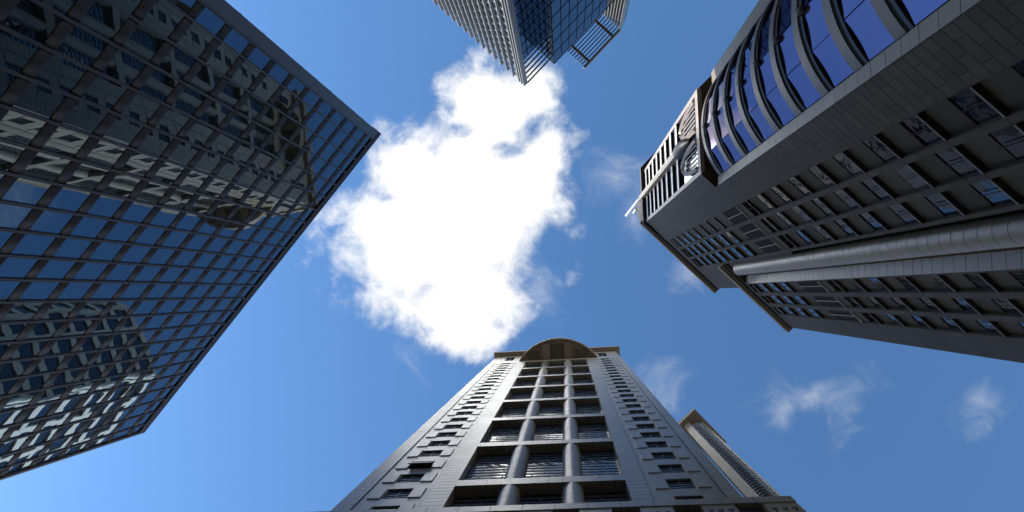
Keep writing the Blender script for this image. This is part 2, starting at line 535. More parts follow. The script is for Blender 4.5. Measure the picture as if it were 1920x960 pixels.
def facade_meshes(XL=XL, WOP=WOP):
    m = {}
    wl = MB()
    if len(WOP) == 1:
        wl.box(XL, RL, 0, 1.9, -EYE, ZW)
    for (a, b, x0, x1) in (((XL, RL, *WOP[0]), (RR, XR, *WOP[1])) if len(WOP) == 2 else ((RR, XR, *WOP[0]),)):
        wl.box(a, x0, 0, 1.9, -EYE, ZW)
        wl.box(x1, b, 0, 1.9, -EYE, ZW)
        zs = WZ + [139.6]
        hs_ = [2.35] * len(WZ) + [7.3]
        prev = -EYE
        for z, h in zip(zs, hs_):
            wl.box(x0 - 0.004, x1 + 0.004, 0.003, 1.8, prev, z)
            prev = z + h
        wl.box(x0 - 0.004, x1 + 0.004, 0.003, 1.8, prev, ZW)
    wl.box(RL - 0.004, RR + 0.004, 0.003, 1.9, 135.6, ZW)
    m['wall'] = wl.mesh('wall', 'granite')
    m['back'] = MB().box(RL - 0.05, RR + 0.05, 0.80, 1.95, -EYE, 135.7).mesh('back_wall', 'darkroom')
    m['ledge'] = MB().box(RL + 0.002, RR - 0.002, -0.12, 0.79, -1.45, 0).mesh('balcony_ledge', 'granite')
    lj = MB()
    for x in (-6.2, -1.9, -0.95, 1.6):
        lj.box(x, x + 0.025, -0.125, 0.1, -1.451, 0.001)
    m['ledge_joint'] = lj.mesh('ledge_joint', 'joint')
    cm = MB().lathe([(0.75, -10.849), (0.75, -0.0)], 0, 0.63, 28)
    m['column'] = cm.mesh('round_column', 'column')
    cr = MB()
    for z in (-8.2, -5.5, -2.8):
        cr.lathe([(0.7, z), (0.754, z), (0.754, z + 0.03), (0.7, z + 0.03)], 0, 0.63, 28)
    m['column_joint'] = cr.mesh('column_joint', 'joint')
    wn_ = MB().box(-0.9, 0.9, 0.17, 0.25, 0, 2.35)
    m['window'] = wn_.mesh('window', 'glass_stone')
    fr = MB()
    fr.box(-0.9, -0.78, 0.10, 0.18, 0, 2.35).box(0.78, 0.9, 0.10, 0.18, 0, 2.35).box(-0.78, 0.78, 0.10, 0.18, 2.2, 2.35).box(-0.78, 0.78, 0.10, 0.18, 0, 0.12)
    fr.box(-0.05, 0.05, 0.125, 0.18, 0.12, 2.2)
    for z in (0.62, 1.14, 1.66):
        fr.box(-0.78, -0.05, 0.13, 0.18, z, z + 0.14).box(0.05, 0.78, 0.13, 0.18, z + 0.06, z + 0.20)
    m['frame'] = fr.mesh('window_frame', 'black')
    m['shutter'] = MB().box(-0.43, 0.43, -0.07, 0.01, 0, 2.35).mesh('shutter_panel', 'granite')
    m['tallwin'] = MB().box(-0.9, 0.9, 0.32, 0.40, 0, 7.3).mesh('tall_window', 'glass_stone')
    tf = MB().box(-0.9, -0.75, 0.1, 0.33, 0, 7.3).box(0.75, 0.9, 0.1, 0.33, 0, 7.3).box(-0.07, 0.07, 0.1, 0.33, 0, 7.3).box(-0.75, 0.75, 0.12, 0.33, 3.4, 3.8)
    m['tallframe'] = tf.mesh('window_frame', 'black')
    for key, (a, b) in (('c0', (XL, max(-14.30, XL + 0.2))), ('c1', (-9.92, RL)), ('c2', (RR, 4.62)), ('c3', (9.02, XR))):
        m[key] = MB().box(a, b, -0.07, -0.02, 0.0, 0.745).mesh('stone_course', 'granite')
    jb = MB()
    for a, b in ((XL + 0.01, max(-14.25, XL + 0.05)), (-9.97, RL - 0.01), (RR + 0.01, 4.67), (8.97, XR - 0.01)):
        jb.box(a, b, -0.025, 0.001, -EYE, 135.4)
    m['bed'] = jb.mesh('course_bed', 'joint')
    # window grille of one storey of one bay: bars, staggered uprights, a lozenge at the floor line
    def grille(wd, h):
        gl = MB()
        hw = wd / 2
        for i in range(6):
            z = i * 0.79
            if i == 0:
                gl.box(-hw, -0.95, 0, 0.1, z - 0.10, z + 0.10).box(0.95, hw, 0, 0.1, z - 0.10, z + 0.10)
            else:
                gl.box(-hw, hw, 0, 0.1, z - 0.14, z + 0.14)
        for (a, b, s) in ((-0.8, 0.0, 1), (0.0, 0.8, -1)):
            gl.bar((a, 0.05, 0.0), (b, 0.05, 0.62 * s), 0.17, 0.1)
            gl.bar((a, 0.05, 0.0), (b, 0.05, -0.62 * s), 0.17, 0.1)
        for i in range(1, 5):
            for x in ((-0.33, 0.33) if i % 2 else (0.0,)):
                x *= wd
                gl.box(x * 0.8 - 0.05, x * 0.8 + 0.05, 0.005, 0.095, i * 0.79 + 0.15, i * 0.79 + 0.64)
        return gl
    m['bay'] = MB().box(-1.78, 1.78, 0.68, 0.76, 0, 10.845).mesh('recess_window', 'glass_recess')
    gg = MB()
    for fl in (2.5 - 4.92, 2.5, 7.42):
        sub = grille(3.4, 4.0)
        gg.add([(x, 0.645 + y * 0.3, z * 1.04 + fl) for x, y, z in sub.v if True], [f for f in sub.f])
    gg.v = [(x, y, max(0.01, min(z, 10.8))) for x, y, z in gg.v]
    m['grille'] = gg.mesh('window_grille', 'black')
    hg = MB()
    for x in (-0.85, 0.0, 0.85):
        hg.box(x - 0.03, x + 0.03, 0.1, 0.6, 10.60, 10.84)
    m['hanger'] = hg.mesh('soffit_strip', 'grey_metal')
    # canopy: bow shaped in plan
    arc = []
    cx, hw, sag = -2.1, 7.8, 4.1
    rad = (hw * hw + sag * sag) / (2 * sag)
    a0 = math.asin(hw / rad)
    for i in range(33):
        a = -a0 + 2 * a0 * i / 32
        arc.append((cx + rad * math.sin(a), -(rad * math.cos(a) - (rad - sag))))
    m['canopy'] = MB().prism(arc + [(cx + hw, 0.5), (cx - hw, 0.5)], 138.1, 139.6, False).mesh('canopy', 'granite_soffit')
    rim = MB()
    inn = [(cx + (x - cx) * 0.955, y * 0.93) for x, y in arc]
    for i in range(32):
        rim.prism([arc[i], arc[i + 1], inn[i + 1], inn[i]], 137.75, 138.1)
    m['rim'] = rim.mesh('canopy_rim', 'granite')
    rb = MB().box(-0.75, 0.75, -3.15, -0.02, 137.4, 138.1)
    m['rib'] = rb.mesh('canopy_rib', 'granite_soffit')
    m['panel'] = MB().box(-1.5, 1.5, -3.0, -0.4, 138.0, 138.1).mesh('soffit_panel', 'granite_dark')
    return m


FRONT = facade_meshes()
SIDE = facade_meshes(-11.0, WOP[1:])


def build_facade(base, rz, detail, FM, WOP):
    c, s = round(math.cos(rz)), round(math.sin(rz))
    def at(x, y, z):
        return (base[0] + c * x - s * y, base[1] + s * x + c * y, z)
    def put(name, key, x=0, y=0, z=0, parent=gt, **k):
        return part(name, FM[key], parent, at(x, y, z), (0, 0, rz), **k)
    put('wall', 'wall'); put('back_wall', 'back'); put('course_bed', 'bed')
    for i, t in enumerate(LT):
        lg = put('balcony_ledge', 'ledge', 0, 0, t)
        part('ledge_joint', FM['ledge_joint'], lg, stuff=True)
        for x in (-4.55, -0.27):
            cm = put('round_column', 'column', x, 0, t + 10.85 if i < len(LT) - 1 else 135.6 + 0.0)
            part('column_joint', FM['column_joint'], cm, stuff=True)
        if i == len(LT) - 1:
            pass
        for x in (-6.45, -2.42, 1.55):
            if i < len(LT) - 1:
                b = put('recess_window', 'bay', x, 0, t)
                part('window_grille', FM['grille'], b)
                part('soffit_strip', FM['hanger'], b, stuff=True)
    for (x0, x1) in WOP:
        xm = (x0 + x1) / 2
        sx = (x1 - x0) / 1.8
        for k, z in enumerate(WZ):
            if detail and x0 < 0 and abs(z - (45.85 + 3.94 * 2)) < 0.1:
                # the one window that stands open, hung from its top edge
                b = one('open_window', MB().box(-0.9, 0.9, 0.9, 1.0, 0, 2.35), 'darkroom', gt)
                b.location = Vector(at(xm, 0, z + EYE)); b.rotation_euler = (0, 0, rz)
                b['label'] = 'window hung open on its top edge'
                sash = MB().box(-0.88, 0.88, -0.04, 0.04, -2.2, 0)
                sash.map(lambda X, Y, Z: (X, Y * math.cos(0.2) + Z * math.sin(0.2) + 0.08, Z * math.cos(0.2) - Y * math.sin(0.2) + 2.3))
                one('window_sash', sash, 'black', b)
            else:
                b = put('window', 'window', xm, 0, z)
                part('window_frame', FM['frame'], b)
                b.scale.x = sx
            put('shutter_panel', 'shutter', x0 - 0.47, 0, z)
            put('shutter_panel', 'shutter', x1 + 0.47, 0, z)
        b = put('tall_window', 'tallwin', xm, 0, 139.6)
        part('window_frame', FM['tallframe'], b)
    cp = put('canopy', 'canopy')
    part('canopy_rim', FM['rim'], cp)
    for x in (-4.4, -0.1):
        part('canopy_rib', FM['rib'], cp, (x, 0, 0))
    for x in (-2.25, -7.0, 2.6):
        part('soffit_panel', FM['panel'], cp, (x, 0, 0), (0, 0, 0)).scale = ((1, 1, 1) if abs(x + 2.25) < 0.1 else (0.8, 0.62, 1))
    zs = [43.0 - 0.79 * 55 + 0.79 * k for k in range(190)]
    zs = [z for z in zs if z < 135 and z > -1]
    for key in ('c0', 'c1', 'c2', 'c3'):
        if detail:
            sp = [at(0, 0, z) for z in zs]
            pieces('stone_course', FM[key], gt, sp, [(1 / z if 40 < z < 98 else 0) for z in zs], 72, 'stone_course_rows')
        else:
            vs, fs = [], []
            v0 = [tuple(v.co) for v in FM[key].vertices]; f0 = [tuple(p.vertices) for p in FM[key].polygons]
            for z in zs:
                o = len(vs); vs += [at(a, b, q + z) for a, b, q in v0]; fs += [tuple(i + o for i in f) for f in f0]
            me = bpy.data.meshes.new('stone_course_rows'); me.from_pydata(vs, [], fs); me.materials.append(MT['granite'])
            part('stone_course_rows', me, gt, stuff=True)


build_facade((0, 0), 0.0, True, FRONT, WOP)
build_facade((XL - 0.08, XR + 0.06), -math.pi / 2, False, SIDE, WOP[1:])
one('core', MB().box(XL + 1.9, XR - 0.01, 1.96, 20.9, -EYE, 149), 'granite', gt)
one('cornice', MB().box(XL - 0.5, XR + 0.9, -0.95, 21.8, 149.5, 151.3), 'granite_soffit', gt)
one('roof_block', MB().box(XL + 4, XR - 4, 6, 17, 151.3, 155), 'granite', gt)
# podium in front, at the foot of the picture
PX0, PX1 = -24.0, 11.27
pd = one('podium_parapet', MB().box(PX0, PX1, -1.5, -0.09, 37.55, 38.5), 'granite', gt)
pjj = MB()
for x in [PX0 + 1.75 * k for k in range(1, 20)]:
    pjj.box(x, x + 0.03, -1.504, -0.3, 37.548, 38.504)
one('parapet_joint', pjj, 'joint', pd)
one('podium_wall', MB().box(PX0, PX1 - 0.002, -1.2, -0.09, -EYE, 37.55), 'black', gt)
bk = MB().box(-0.85, 0.85, -1.44, -1.19, 33.0, 37.548).mesh('bracket_block', 'granite')
sl_ = MB()
for x in (-0.5, 0, 0.5):
    sl_.box(x - 0.13, x + 0.13, -1.46, -1.43, 36.55, 36.75).box(x - 0.05, x + 0.05, -1.46, -1.43, 36.2, 36.55)
slm = sl_.mesh('bracket_slot', 'black')
for k in range(11):
    b = part('bracket_block', bk, gt, (10.42 - 3.17 * k, 0, 0))
    part('bracket_slot', slm, b)

# ------------------------------------------------------------------ slender tower behind it
FS = Frame((0.69466, 0.71934), 1.0)
FS.o = (22.8, 21.3); 
st_ = thing('slender_tower', 'slender grey tower with a rounded louvred corner behind the granite tower', 'building', FS.o, FS.ang)
# local x runs down-right in the picture along the right hand face, y away along it
def sl(X, Y):
    return FS.l(X, Y)
A_, B_ = (-0.7193, 0.6947), (0.6947, 0.7193)
def sp(t, u):
    return sl(22.8 + A_[0] * t + B_[0] * u, 21.3 + A_[1] * t + B_[1] * u)
one('wall', MB().prism([sp(1.8, 0), sp(2.95, 0), sp(2.95, 6), sp(0.0, 6), sp(0.0, 1.85), sp(0.5, 1.85), sp(1.8, 1.85)], -EYE, 125), 'tile_light', st_)
rg = MB().lathe([(1.1, -0.14), (1.42, -0.12), (1.5, 0.0), (1.42, 0.12), (1.1, 0.14)], *sp(1.75, 1.8), 32).mesh('louvre_ring', 'ring')
for k in range(46):
    part('louvre_ring', rg, st_, (0, 0, 80 + 0.96 * k))
one('louvre_drum', MB().lathe([(1.1, -EYE), (1.1, 124.6)], *sp(1.75, 1.8), 24), 'black', st_)
one('corner_post', MB().prism([sp(-0.02, 1.5), sp(0.25, 1.5), sp(0.25, 1.84), sp(-0.02, 1.84)], -EYE, 125), 'tile_light', st_)
cn = one('cornice', MB().prism([sp(-0.6, -0.8), sp(3.5, -0.8), sp(3.5, 7), sp(-0.6, 7)][::1], 125.05, 126.4), 'granite_soffit', st_)
one('cornice_step', MB().prism([sp(0.9, 0.6), sp(3.2, 0.6), sp(3.2, 6.5), sp(0.9, 6.5)], 126.4, 131), 'granite_soffit', cn)

# ------------------------------------------------------------------ right: stone tower with curved bay windows
U = 0.8
th = R(44.0)
FR = Frame((math.sin(th), -math.cos(th)), 16.0)
rt = thing('bay_window_tower', 'dark stone tower on the right with curved violet bay windows at its corner', 'building', FR.o, FR.ang)


def bx(mb, s0, s1, y0, y1, z0, z1):
    """s and z in facade units of 0.8 m, s growing to the right hand end of the wall"""
    return mb.box(-s1 * U, -s0 * U, y0 * U, y1 * U, z0 * U, z1 * U)


def rp(*pts):
    return [FR.l(x * U, y * U) for x, y in pts]


G0 = -EYE / U
COLS = [(6.85, 8.93, 'A'), (9.43, 11.50, 'A'), (11.95, 13.93, 'A'), (18.72, 20.50, 'B'), (21.17, 22.85, 'B'), (23.52, 25.15, 'B')]
wl = MB()
bx(wl, 3.8, 6.85, 0.0, 4, G0, 131); bx(wl, 8.93, 9.43, 0, 4, G0, 131); bx(wl, 11.50, 11.95, 0, 4, G0, 131)
bx(wl, 13.93, 14.25, 0, 4, G0, 109); bx(wl, 13.93, 19.4, 0.001, 4, 109, 131)
bx(wl, 14.25, 17.0, 1.7, 4, G0, 109); bx(wl, 17.0, 17.8, 1.7, 4, G0, 109); bx(wl, 18.55, 18.72, 0, 4, G0, 109); bx(wl, 17.0, 18.55, 0.001, 1.7, 107.5, 109)
bx(wl, 20.5, 21.17, 0, 4, G0, 109); bx(wl, 22.85, 23.52, 0, 4, G0, 109); bx(wl, 25.15, 28.1, 0, 4, G0, 109)
bx(wl, 14.25, 17.0, 0.0, 1.7, 107.5, 109)
one('wall', wl, 'tile_plain', rt)
core = MB(); bx(core, 3.9, 28.0, 4, 20, G0, 108.5); bx(core, 3.9, 19.3, 3.9, 18, 108.5, 130.8)
one('core', core, 'tile_plain', rt)

zlow = [38.3 - 5.0 * k for k in range(7, 0, -1)] + [38.3 + 5.0 * k for k in range(8)]
zlow = [z for z in zlow if z > 2]
zhiA = [89.3 + 4.93 * k for k in range(8)]
zhiB = [89.3 + 4.93 * k for k in range(4)]
OP = 2.55                                             # opening height in units
spw = {}
for i, (s0, s1, blk) in enumerate(COLS):
    wd = s1 - s0
    zs = zlow + (zhiA if blk == 'A' else zhiB)
    ztop = 131 if blk == 'A' else 109
    pm = bx(MB(), -wd / 2, wd / 2, 0.34, 0.45, 0.0, OP).mesh('window_pane', 'glass_dark')
    pm2 = bx(MB(), -wd / 2, wd / 2, 0.16, 0.27, 0.0, OP).mesh('window_pane', 'glass_dark')
    sm_ = bx(bx(MB(), -wd / 2 + 0.01, wd / 2 - 0.01, -0.05, 0.27, -0.14, 0.0), -0.03, 0.03, 0.12, 0.15, 0.0, OP).mesh('window_sill', 'louvre')
    edge = bx(MB(), -wd / 2 + 0.02, wd / 2 - 0.02, -0.085, -0.05, -0.10, 0.02).mesh('sill_edge', 'grey_metal')
    prev = G0
    for z in zs:
        z0, z1 = (77.9, 85.1) if prev > 70 and z > 85.2 and prev < 78 else (None, None)
        c = (-(s0 + s1) / 2 * U, 0, z * U)
        b = part('window_pane', pm if z < 86 else pm2, rt, c, (random.gauss(0, 0.012), 0, random.gauss(0, 0.008)))
        part('window_sill', sm_, b)
        part('sill_edge', edge, b)
        if z0:
            one('spandrel_panel', bx(MB(), s0, s1, 0.10, 3.9, prev, z0), 'tile', rt)
            lp = one('louvre_panel', bx(MB(), s0, s1, 0.24, 0.5, z0, z1), 'black', rt)
            ls = MB()
            for q in range(22):
                zz = z0 + 0.1 + q * (z1 - z0 - 0.1) / 22
                bx(ls, s0 + 0.02, (s0 + s1) / 2 - 0.05, 0.08, 0.25, zz, zz + 0.2)
                bx(ls, (s0 + s1) / 2 + 0.05, s1 - 0.02, 0.08, 0.25, zz, zz + 0.2)
            one('louvre_slat', ls, 'louvre', lp, stuff=True)
            one('louvre_frame', bx(bx(MB(), s0, s1, -0.06, 0.25, z0 - 0.18, z0), s0 + wd / 2 - 0.04, s0 + wd / 2 + 0.04, 0.05, 0.26, z0, z1), 'pinkish', lp)
            prev = z1
        if z - 0.18 > prev:
            one('spandrel_panel', bx(MB(), s0, s1, 0.28, 3.9, prev, z - 0.14), 'tile', rt)
        prev = z + OP
    one('spandrel_panel', bx(MB(), s0, s1, 0.004, 3.9, prev, ztop), 'tile_plain', rt)

# running bond tiles on the wide pier
one('tile_bed', bx(MB(), 3.83, 6.84, -0.012, 0.001, G0, 129), 'joint', rt)
rows = []
z = G0 + 0.2
tmesh = {}
tiles = {0.75: [], 1.5: []}
k = 0
while z < 129:
    cuts = [3.86, 5.36, 6.83] if k % 2 else [3.86, 4.61, 6.11, 6.83]
    for a, b in zip(cuts, cuts[1:]):
        tiles.setdefault(round(b - a, 2), []).append((a, z))
    z += 0.9
    k += 1
budget = 285
for wd, lst in tiles.items():
    if not lst:
        continue
    me = bx(MB(), 0.015, wd - 0.015, -0.05, -0.006, 0.018, 0.882).mesh('wall_tile', 'tile')
    spots = [(-a * U, 0, z * U) for a, z in lst]
    keys = [FR.key(x, 0, z) for x, y, z in spots]
    pieces('wall_tile', me, rt, spots, keys, 71, 'wall_tile_rows')
# joints of the narrow piers and the plain end pier, as thin raised panels
for (a, b) in ((8.95, 9.41), (11.52, 11.93), (20.53, 21.14), (22.88, 23.49)):
    me = bx(MB(), a, b, -0.04, 0.01, 0.015, 1.635).mesh('pier_panel', 'tile')
    zz = [2 + 1.65 * q for q in range(64)]
    sp_ = [(0, 0, q * U) for q in zz]
    pieces('pier_panel', me, rt, sp_, [FR.key(-a * U, 0, q * U) for q in zz], 24, 'pier_panel_rows')
me = bx(MB(), 25.2, 28.08, -0.04, 0.01, 0.012, 0.888).mesh('stone_course', 'tile')
zz = [2 + 0.9 * q for q in range(118)]
pieces('stone_course', me, rt, [(0, 0, q * U) for q in zz], [FR.key(-26.6 * U, 0, q * U) for q in zz], 40, 'stone_course_rows')
# round column and flat pier in the recess
dm = MB().lathe([(0.955 * U, 0.0), (0.955 * U, 1.39 * U)], -15.95 * U, 0.45 * U, 32).mesh('column_drum', 'column')
one('column_core', MB().lathe([(0.91 * U, -EYE), (0.91 * U, 104.4 * U)], -15.95 * U, 0.45 * U, 32), 'joint', rt)
one('pier_core', MB().prism([(-18.55 * U, 0.06 * U), (-17.78 * U, 0.84 * U), (-17.78 * U, 3 * U), (-18.55 * U, 3 * U)], -EYE, 107.4 * U), 'joint', rt)
fm = MB().prism([(-18.55 * U, -0.01 * U), (-17.72 * U, 0.82 * U), (-17.72 * U, 1.69 * U), (-17.79 * U, 1.69 * U), (-17.79 * U, 0.86 * U), (-18.549 * U, 0.1 * U)], 0.0, 1.39 * U).mesh('pier_block', 'column')
for q in range(70):
    z = 4.5 + 1.45 * q
    if z < 104.5:
        part('column_drum', dm, rt, (0, 0, z * U))
    if z < 106:
        part('pier_block', fm, rt, (0, 0, z * U))
# cornices
ca = MB(); bx(ca, 0.9, 19.9, -0.75, 4, 131.0, 132.2); one('cornice', ca, 'granite_soffit', rt)
ca = MB(); bx(ca, 1.3, 19.6, -0.28, 0.02, 129.9, 131.0); one('cornice_band', ca, 'black', rt)
cb = MB(); bx(cb, 14.3, 28.6, -0.62, 4, 109.2, 110.4); one('parapet', cb, 'granite_soffit', rt)
cb = MB(); bx(cb, 14.3, 28.3, -0.25, 0.0, 108.1, 109.2); one('parapet_band', cb, 'black', rt)

# corner: bay window between two piers, all of it facing left in the picture
PA, PB = (16.63, -11.75), (16.60, -12.66)
PC, PD = (16.12, -22.90), (16.04, -24.20)
blk = {}
pr = MB().prism(rp(PA, PB, (17.9, -12.66), (18.2, -12.2)), 0.0, 1.67 * U).mesh('pier_block', 'tile_light')
pl = MB().prism(rp(PC, PD, (17.4, -25.2), (17.5, -22.9)), 0.0, 1.67 * U).mesh('pier_block', 'tile_light')
for q in range(46):
    z = -1.0 + 1.72 * q
    if z + 1.72 < 77.9:
        part('pier_block', pr, rt, (0, 0, z * U))
        part('pier_block', pl, rt, (0, 0, z * U))
one('corner_wall', MB().prism(rp((17.2, -12.2), (17.2, -24.0), (19, -27), (27, -30), (24, -8)), -EYE, 77.8 * U), 'tile_plain', rt)


def circ(a, b, c):
    ax, ay = a; bx_, by = b; cx, cy = c
    d = 2 * (ax * (by - cy) + bx_ * (cy - ay) + cx * (ay - by))
    ux = ((ax * ax + ay * ay) * (by - cy) + (bx_ * bx_ + by * by) * (cy - ay) + (cx * cx + cy * cy) * (ay - by)) / d
    uy = ((ax * ax + ay * ay) * (cx - bx_) + (bx_ * bx_ + by * by) * (ax - cx) + (cx * cx + cy * cy) * (bx_ - ax)) / d
    return ux, uy, math.hypot(ax - ux, ay - uy)


CX, CY, CR = circ((16.55, -12.66), (14.70, -17.75), (16.10, -22.90))
A0 = math.atan2(-12.66 - CY, 16.55 - CX) % (2 * math.pi)
A1 = math.atan2(-22.90 - CY, 16.10 - CX) % (2 * math.pi)


def arcp(r, n=24):
    return [(CX + r * math.cos(A0 + (A1 - A0) * i / n), CY + r * math.sin(A0 + (A1 - A0) * i / n)) for i in range(n + 1)]


def ring(ro, ri, z0, z1, n=28):
    return MB().prism(rp(*(arcp(ro, n) + arcp(ri, n)[::-1])), z0 * U, z1 * U)


r_band = ring(CR, CR - 0.9, 0.0, 1.08).mesh('bay_ring', 'ring_stone')
r_line = MB()
for z0, z1, rr in ((1.08, 1.20, CR - 0.06), (-0.14, 0.0, CR - 0.10)):
    sub = ring(rr, CR - 0.9, z0, z1); r_line.add(sub.v, sub.f)
r_line = r_line.mesh('ring_trim', 'black')
r_low = ring(CR - 0.12, CR - 0.9, -0.50, -0.14).mesh('lower_ring', 'mullion')
r_sof = ring(CR - 0.15, CR - 1.2, -0.58, -0.50).mesh('ring_soffit', 'darkroom')
fac = arcp(CR - 0.17, 4)
pms = []
for i in range(4):
    (x0, y0), (x1, y1) = fac[i], fac[i + 1]
    nx, ny = (y1 - y0), -(x1 - x0)
    L = math.hypot(nx, ny); nx, ny = nx / L * 0.1, ny / L * 0.1
    if (x0 + nx - CX) ** 2 + (y0 + ny - CY) ** 2 > (x0 - CX) ** 2 + (y0 - CY) ** 2:
        nx, ny = -nx, -ny
    e = 0.012
    a = (x0 + (x1 - x0) * e, y0 + (y1 - y0) * e); b = (x1 - (x1 - x0) * e, y1 - (y1 - y0) * e)
    pms.append(MB().prism(rp(a, b, (b[0] + nx, b[1] + ny), (a[0] + nx, a[1] + ny)), 1.15 * U, 4.45 * U).mesh('bay_pane', 'glass_bay'))
mid = arcp(CR - 0.05, 4)[2]
lx, ly = rp(mid)[0]
lamp = MB().lathe([(0.02, -1.05 * U), (0.16, -0.98 * U), (0.22, -0.8 * U), (0.22, -0.3 * U), (0.16, -0.12 * U), (0.02, -0.06 * U)], lx, ly, 14).mesh('soffit_lamp', 'black')
for q in range(-6, 9):
    z = 34.4 + 5.0 * q
    if z < 2 or z > 77:
        continue
    rb_ = part('bay_ring', r_band, rt, (0, 0, z * U))
    part('ring_trim', r_line, rb_)
    part('lower_ring', r_low, rb_)
    part('ring_soffit', r_sof, rb_)
    part('soffit_lamp', lamp, rb_)
    for pm in pms:
        if z < 73:
            part('bay_pane', pm, rt, (0, 0, z * U), (0, 0, random.gauss(0, 0.003)))
one('bay_back', MB().prism(rp(*(arcp(CR - 0.55, 24) + [(18, -22.9), (18, -12.7)])), -EYE, 77.6 * U), 'darkroom', rt)
# projecting upper storeys over the bay
QA, QB = (15.08, -13.24), (14.74, -22.90)
one('upper_block', MB().prism(rp(QA, (16.60, -11.765), (26, -3.3), (30, -16), (24, -32), (QB[0] + 0.25, QB[1] - 0.1), (QB[0] + 0.5, -22.6), (15.5, -13.6)), 77.8 * U, 131 * U), 'tile_plain', rt)
dx, dy = QB[0] - QA[0], QB[1] - QA[1]
def q2(t, o):
    """point on the projecting front, t along it from its right edge, o outward"""
    return (QA[0] + dx * t - o, QA[1] + dy * t)
one('front_window', MB().prism(rp(q2(0.03, -0.30), q2(0.97, -0.30), q2(0.97, -0.36), q2(0.03, -0.36)), 79 * U, 129 * U), 'glass_blue', rt)
for t in (0.0, 0.945):
    one('front_post', MB().prism(rp(q2(t, 0.0), q2(t + 0.055, 0.0), q2(t + 0.055, -0.5), q2(t, -0.5)), 77.82 * U, 130.9 * U), 'pinkish', rt)
one('front_sill', MB().prism(rp(q2(0.055, 0.0), q2(0.945, 0.0), q2(0.945, -0.5), q2(0.055, -0.5)), 77.82 * U, 79.3 * U), 'pinkish', rt)
fb = MB().prism(rp(q2(0.055, 0.02), q2(0.945, 0.02), q2(0.945, -0.32), q2(0.055, -0.32)), -0.75 * U, 0.75 * U).mesh('front_bar', 'white')
ft = MB()
for a, b in ((-1.15, -0.78), (0.78, 1.15)):
    sub = MB().prism(rp(q2(0.055, 0.06), q2(0.945, 0.06), q2(0.945, -0.32), q2(0.055, -0.32)), a * U, b * U); ft.add(sub.v, sub.f)
ftm = ft.mesh('bar_trim', 'louvre')
for q in range(8):
    b = part('front_bar', fb, rt, (0, 0, (93.0 + 4.9 * q) * U))
    part('bar_trim', ftm, b)
# arched tracery below the bars
for t0 in (0.10, 0.56):
    tr = MB()
    pts = [(t0 + 0.17 - 0.17 * math.cos(math.pi * i / 16), 79.6 + 9.5 * math.sin(math.pi * i / 16)) for i in range(17)]
    for (ta, za), (tb, zb) in zip(pts, pts[1:]):
        p0, p1 = rp(q2(ta, 0.05))[0], rp(q2(tb, 0.05))[0]
        tr.bar((p0[0], p0[1], za * U), (p1[0], p1[1], zb * U), 0.3, 0.3)
    for tt in (0.06, 0.115, 0.17, 0.225, 0.28):
        h = 9.2 * math.sqrt(max(0, 1 - ((tt - 0.17) / 0.17) ** 2))
        p0 = rp(q2(t0 + tt, 0.0))[0]
        tr.bar((p0[0], p0[1], 79.4 * U), (p0[0], p0[1], (79.6 + h) * U), 0.12, 0.12)
    one('arched_tracery', tr, 'pinkish', rt)
# central rib, its corbel and the mast that carries on above the roof
ty = 0.505
rib = one('central_rib', MB().prism(rp(q2(ty - 0.045, 0.75), q2(ty + 0.045, 0.75), q2(ty + 0.045, -0.3), q2(ty - 0.045, -0.3)), 90 * U, 134 * U), 'tile_light', rt)
cpx, cpy = rp(q2(ty, 0.1))[0]
one('corbel', MB().lathe([(0.05, 83.5 * U), (0.5, 84.3 * U), (0.75, 86 * U), (0.82, 88 * U), (0.75, 90 * U)], cpx, cpy, 20), 'black', rib)
mp_ = rp(q2(ty, 0.55))[0]
ms = one('mast', MB().lathe([(0.27, 134 * U), (0.27, 163 * U), (0.2, 163.6 * U)], mp_[0], mp_[1], 16), 'silver', rt)
mq = rp(q2(ty - 0.10, 0.1))[0]
one('mast_cylinder', MB().lathe([(0.32, 143 * U), (0.36, 143.3 * U), (0.36, 149 * U), (0.3, 149.4 * U)], mq[0], mq[1], 16).bar((mq[0], mq[1], 146 * U), (mp_[0], mp_[1], 146 * U), 0.2, 0.2), 'silver', ms)
one('front_cornice', MB().prism(rp((14.5, -12.9), (14.05, -23.3), (22, -32), (26, -30), (17, -10.8)), 129.6 * U, 130.95 * U), 'black', rt)
one('crown_drum', MB().lathe([(4.7 * U, 131 * U), (4.7 * U, 139 * U), (4.2 * U, 141 * U), (1 * U, 143 * U)], *rp((19.0, -16.6))[0], 36), 'granite_soffit', rt)

# ------------------------------------------------------------------ top: blue tower with fins
th = R(43.5)
FT = Frame((math.sin(th), -math.cos(th)), 0.0)
ft_ = thing('fin_tower', 'blue glass tower at the top with pale vertical fins and an open roof screen', 'building', FT.w(40, 40), FT.ang)
OX, OY = 40, 40
def tbox(mb, x0, x1, y0, y1, z0, z1):
    return mb.box(x0 - OX, x1 - OX, y0 - OY, y1 - OY, z0, z1)
ZT, ZG = 110.0, 99.5
YF, XC, XB, YB = 19.6, 27.55, 24.08, 23.15
fin = tbox(MB(), -0.10, 0.10, YF - 0.0, YF + 0.5, -EYE, ZT).mesh('facade_fin', 'grey_metal')
strip = tbox(MB(), 0.12, 1.23, YF + 0.5, YF + 0.6, -EYE, 105).mesh('glass_strip', 'glass_pale')
fs_ = MB()
for q in range(44):
    fs_.box(0.2 - OX, 1.15 - OX, YF + 0.42 - OY, YF + 0.49 - OY, 3 + 2.35 * q, 3.55 + 2.35 * q)
fsm = fs_.mesh('spandrel_strip', 'white')
for q in range(26):
    x = XC + 1.2 + 1.35 * q
    part('facade_fin', fin, ft_, (x, 0, 0))
    g_ = part('glass_strip', strip, ft_, (x, 0, 0))
    part('spandrel_strip', fsm, g_, stuff=True)
